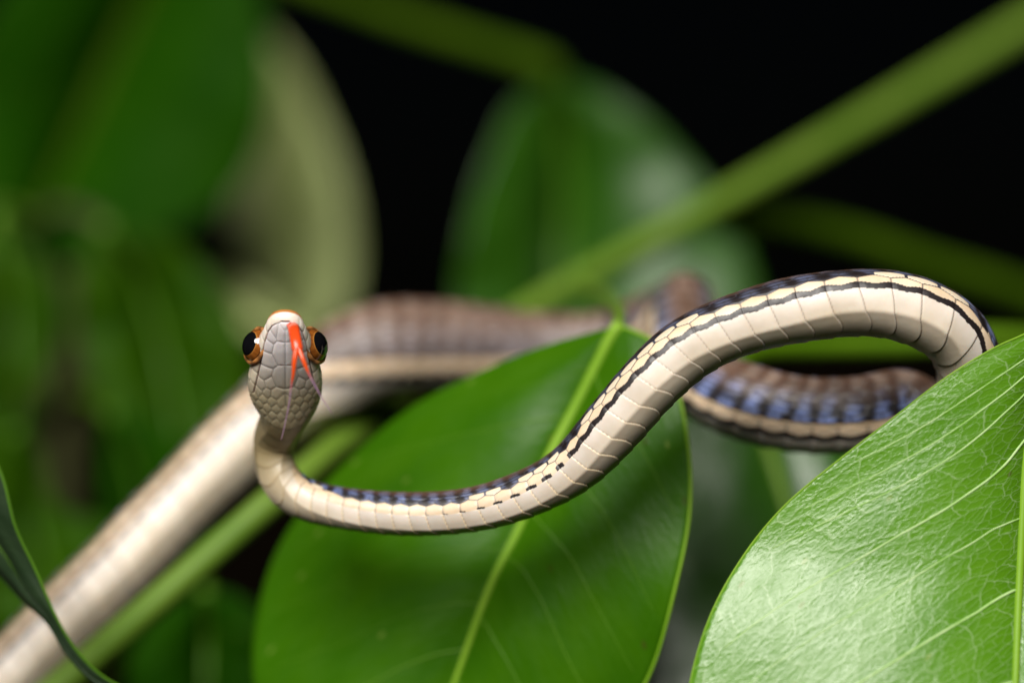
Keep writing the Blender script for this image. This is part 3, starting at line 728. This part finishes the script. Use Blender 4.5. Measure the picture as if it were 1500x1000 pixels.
tube('stem', np.vstack([PP([(1580, 440, 2), (1600, 400, 6), (1680, 420, 14), (1780, 700, 22), (1800, 1500, 26)]), [130, 30, -400], GP(150, 10)]), [1.1, 1.3, 1.8, 2.4, 3, 3.5, 4.5], M_stem, shrub, n=120)

# leaf hanging in the middle distance from a stalk that comes in at the top
sapling = thing('sapling', 'blurred dark green leaf hanging from a slanting stalk against the black background', 'sapling', GP(-150, 330))
leaf(sapling, [(812, 108, 215), (760, 150, 212), (722, 220, 208), (692, 300, 205), (673, 390, 202), (672, 480, 200), (690, 570, 200), (740, 650, 200), (830, 720, 200)],
     [(812, 108, 215), (822, 200, 222), (826, 300, 224), (822, 400, 222), (820, 520, 214), (830, 720, 200)],
     [(812, 108, 215), (890, 140, 216), (955, 185, 216), (1015, 250, 216), (1065, 315, 214), (1100, 385, 212), (1108, 465, 210), (1060, 580, 206), (960, 670, 202), (830, 720, 200)],
     M_sheen, M_ribdark, rib_r=2.6, bulge=(6, 8), wave=1.5)
tube('stalk', PP([(815, 130, 217), (806, 105, 215), (780, 92, 216), (700, 66, 222), (600, 34, 232), (480, -12, 246), (330, -70, 262)]), [3.0, 3.8, 3.6, 3.3, 3.2, 3.2, 3.4], M_petiole, sapling, n=70, m=16)
tube('stem', np.vstack([PP([(330, -70, 262), (200, -90, 280), (120, 60, 300), (100, 500, 320)]), [-145, 325, -400], GP(-150, 330)]), [3.4, 4, 4.5, 5, 6, 7], M_wood, sapling, n=100)

# upper left: big dark leaf in front of a pale one
tree = thing('young_tree', 'blurred big dark green leaf overlapping a pale grey-green leaf', 'young tree', GP(-330, 380))
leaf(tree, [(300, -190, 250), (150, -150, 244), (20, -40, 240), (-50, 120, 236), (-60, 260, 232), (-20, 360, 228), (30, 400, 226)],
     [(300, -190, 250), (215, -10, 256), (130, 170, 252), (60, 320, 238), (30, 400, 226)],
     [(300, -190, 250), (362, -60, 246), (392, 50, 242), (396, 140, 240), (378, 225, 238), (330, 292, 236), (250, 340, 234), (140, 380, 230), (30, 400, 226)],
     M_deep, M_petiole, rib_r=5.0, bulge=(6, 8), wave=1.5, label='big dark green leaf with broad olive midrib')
leaf(tree, [(385, 40, 300), (372, 130, 296), (355, 230, 292), (335, 330, 288), (330, 410, 284), (365, 480, 282), (450, 540, 280)],
     [(385, 40, 300), (415, 160, 302), (432, 280, 300), (440, 400, 292), (450, 540, 280)],
     [(385, 40, 300), (432, 100, 298), (474, 180, 296), (503, 265, 292), (518, 350, 288), (508, 440, 284), (450, 540, 280)],
     M_pale, None, bulge=(5, 5), wave=1.5, label='pale grey-green leaf seen from its underside')
leaf(tree, [(235, 372, 262), (300, 384, 258), (370, 425, 254), (445, 505, 250)], [(235, 372, 262), (295, 405, 262), (362, 450, 258), (445, 505, 250)], [(235, 372, 262), (285, 425, 260), (352, 475, 256), (445, 505, 250)],
     M_pale, None, bulge=(2, 2), wave=1.0, label='small slanting pale green leaf below the big pale one')
tube('stem', np.vstack([PP([(390, 45, 300), (350, -40, 300), (300, -190, 262), (100, -330, 290), (-200, -200, 330)]), [-320, 375, -300], GP(-330, 380)]), [1.6, 2.2, 3.5, 5, 7, 9, 12], M_wood, tree, n=120)

# undergrowth at the left and bottom
under = thing('undergrowth_shrub', 'blurred clump of green leaves filling the space beside and below the snake head', 'shrub', GP(-170, 280))
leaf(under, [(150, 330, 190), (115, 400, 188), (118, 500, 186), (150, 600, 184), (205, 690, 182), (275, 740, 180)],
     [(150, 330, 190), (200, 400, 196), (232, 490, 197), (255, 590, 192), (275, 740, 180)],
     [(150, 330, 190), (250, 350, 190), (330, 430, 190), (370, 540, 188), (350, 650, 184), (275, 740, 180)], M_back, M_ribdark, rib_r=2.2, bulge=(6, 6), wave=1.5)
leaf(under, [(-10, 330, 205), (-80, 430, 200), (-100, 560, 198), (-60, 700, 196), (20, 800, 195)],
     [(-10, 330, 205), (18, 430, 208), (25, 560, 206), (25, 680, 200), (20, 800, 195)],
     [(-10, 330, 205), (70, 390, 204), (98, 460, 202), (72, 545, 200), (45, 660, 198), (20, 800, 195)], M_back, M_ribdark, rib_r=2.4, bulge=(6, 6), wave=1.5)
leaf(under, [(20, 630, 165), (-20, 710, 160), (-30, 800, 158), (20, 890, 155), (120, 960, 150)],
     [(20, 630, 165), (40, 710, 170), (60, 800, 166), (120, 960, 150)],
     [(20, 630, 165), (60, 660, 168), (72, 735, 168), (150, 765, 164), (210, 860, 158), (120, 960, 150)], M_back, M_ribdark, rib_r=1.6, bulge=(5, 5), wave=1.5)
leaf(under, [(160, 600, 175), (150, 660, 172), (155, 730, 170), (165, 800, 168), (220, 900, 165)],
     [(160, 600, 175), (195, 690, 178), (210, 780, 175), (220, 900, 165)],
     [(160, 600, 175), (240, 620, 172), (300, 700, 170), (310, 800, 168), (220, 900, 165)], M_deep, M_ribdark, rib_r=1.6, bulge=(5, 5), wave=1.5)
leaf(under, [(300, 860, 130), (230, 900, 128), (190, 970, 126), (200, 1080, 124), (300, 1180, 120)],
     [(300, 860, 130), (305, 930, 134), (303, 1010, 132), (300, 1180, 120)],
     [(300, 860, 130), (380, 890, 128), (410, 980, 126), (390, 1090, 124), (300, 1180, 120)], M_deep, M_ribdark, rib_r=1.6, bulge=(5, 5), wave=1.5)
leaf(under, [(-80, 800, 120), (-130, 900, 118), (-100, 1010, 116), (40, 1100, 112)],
     [(-80, 800, 120), (-30, 900, 122), (0, 1000, 120), (40, 1100, 112)],
     [(-80, 800, 120), (30, 850, 118), (80, 960, 116), (40, 1100, 112)], M_back, M_ribdark, rib_r=1.6, bulge=(5, 5), wave=1.2)
tube('stem', np.vstack([PP([(150, 330, 190), (110, 310, 205), (60, 330, 225), (20, 420, 240), (10, 700, 250), (20, 1200, 255)]), [-160, 275, -300], GP(-170, 280)]), [2, 2.2, 2.4, 2.6, 3, 3.5, 4, 5], M_wood, under, n=100)
tube('stalk', PP([(-10, 330, 205), (0, 310, 215), (60, 330, 225)]), [1.8, 2, 2.2], M_stem, under, n=20)
tube('stalk', PP([(40, 590, 165), (30, 560, 190), (12, 640, 248)]), [1.4, 1.6, 2], M_petiole, under, n=24)
tube('stalk', PP([(150, 600, 175), (110, 580, 200), (12, 720, 250)]), [1.4, 1.6, 2], M_petiole, under, n=24)
tube('stalk', PP([(300, 860, 130), (280, 840, 160), (20, 1150, 254)]), [1.4, 1.6, 2], M_petiole, under, n=24)
tube('stalk', PP([(-80, 800, 120), (-90, 790, 150), (18, 1000, 253)]), [1.4, 1.6, 2], M_petiole, under, n=24)

# dull leaf that curls in from the left edge
fern = thing('seedling', 'dull dark leaf with thin pale rim curling in front of the pale snake belly', 'seedling', GP(-110, 20))
leaf(fern, [(-160, 480, 20), (-60, 575, 17), (0, 690, 15), (26, 770, 15), (54, 846, 15), (80, 898, 15), (112, 950, 16), (150, 988, 17), (205, 1020, 18)],
     [(-160, 480, 20), (-110, 610, 22), (-50, 740, 21), (0, 800, 20), (45, 868, 18), (78, 906, 17), (106, 954, 17), (146, 996, 18), (205, 1020, 18)],
     [(-160, 480, 20), (-170, 650, 26), (-70, 790, 26), (0, 846, 24), (40, 884, 21), (70, 912, 19), (98, 958, 18), (142, 1003, 18), (205, 1020, 18)],
     M_dusk, M_ribdark, rib_r=.3, margin=.22, margin_sides=(-1,), bulge=(.8, .8), wave=0.3, thick=0.35)
tube('stem', np.vstack([PP([(-160, 480, 20), (-190, 440, 24), (-230, 520, 28), (-240, 900, 28)]), [-112, 22, -400], GP(-110, 20)]), [.9, 1.1, 1.4, 1.8, 2.4, 3], M_stem, fern, n=80)

# greyish leaf seen in the gap between the two bright leaves
herb = thing('herb', 'blurred grey-green leaf with pale stalk in the gap under the snake loop', 'herb', GP(60, 110))
leaf(herb, [(1085, 560, 94), (1000, 620, 92), (930, 720, 84), (900, 850, 73), (930, 1000, 62), (1020, 1150, 54), (1230, 1270, 50)],
     [(1085, 560, 94), (1122, 650, 93), (1150, 740, 88), (1178, 850, 80), (1205, 1000, 68), (1230, 1270, 50)],
     [(1085, 560, 94), (1200, 600, 95), (1300, 700, 92), (1345, 850, 84), (1330, 1050, 68), (1230, 1270, 50)],
     M_gleam, M_stem, rib_r=1.5, bulge=(4, 4), wave=1.0)
tube('stem', np.vstack([PP([(1085, 560, 92), (1080, 535, 100), (1110, 512, 112), (1200, 506, 118), (1330, 503, 122), (1500, 500, 126), (1650, 560, 130), (1700, 1200, 132)]), [110, 125, -400], GP(60, 110)]), [1.6, 1.8, 2.1, 2.2, 2.2, 2.2, 2.3, 2.6, 3.2, 4], M_lime, herb, n=140)
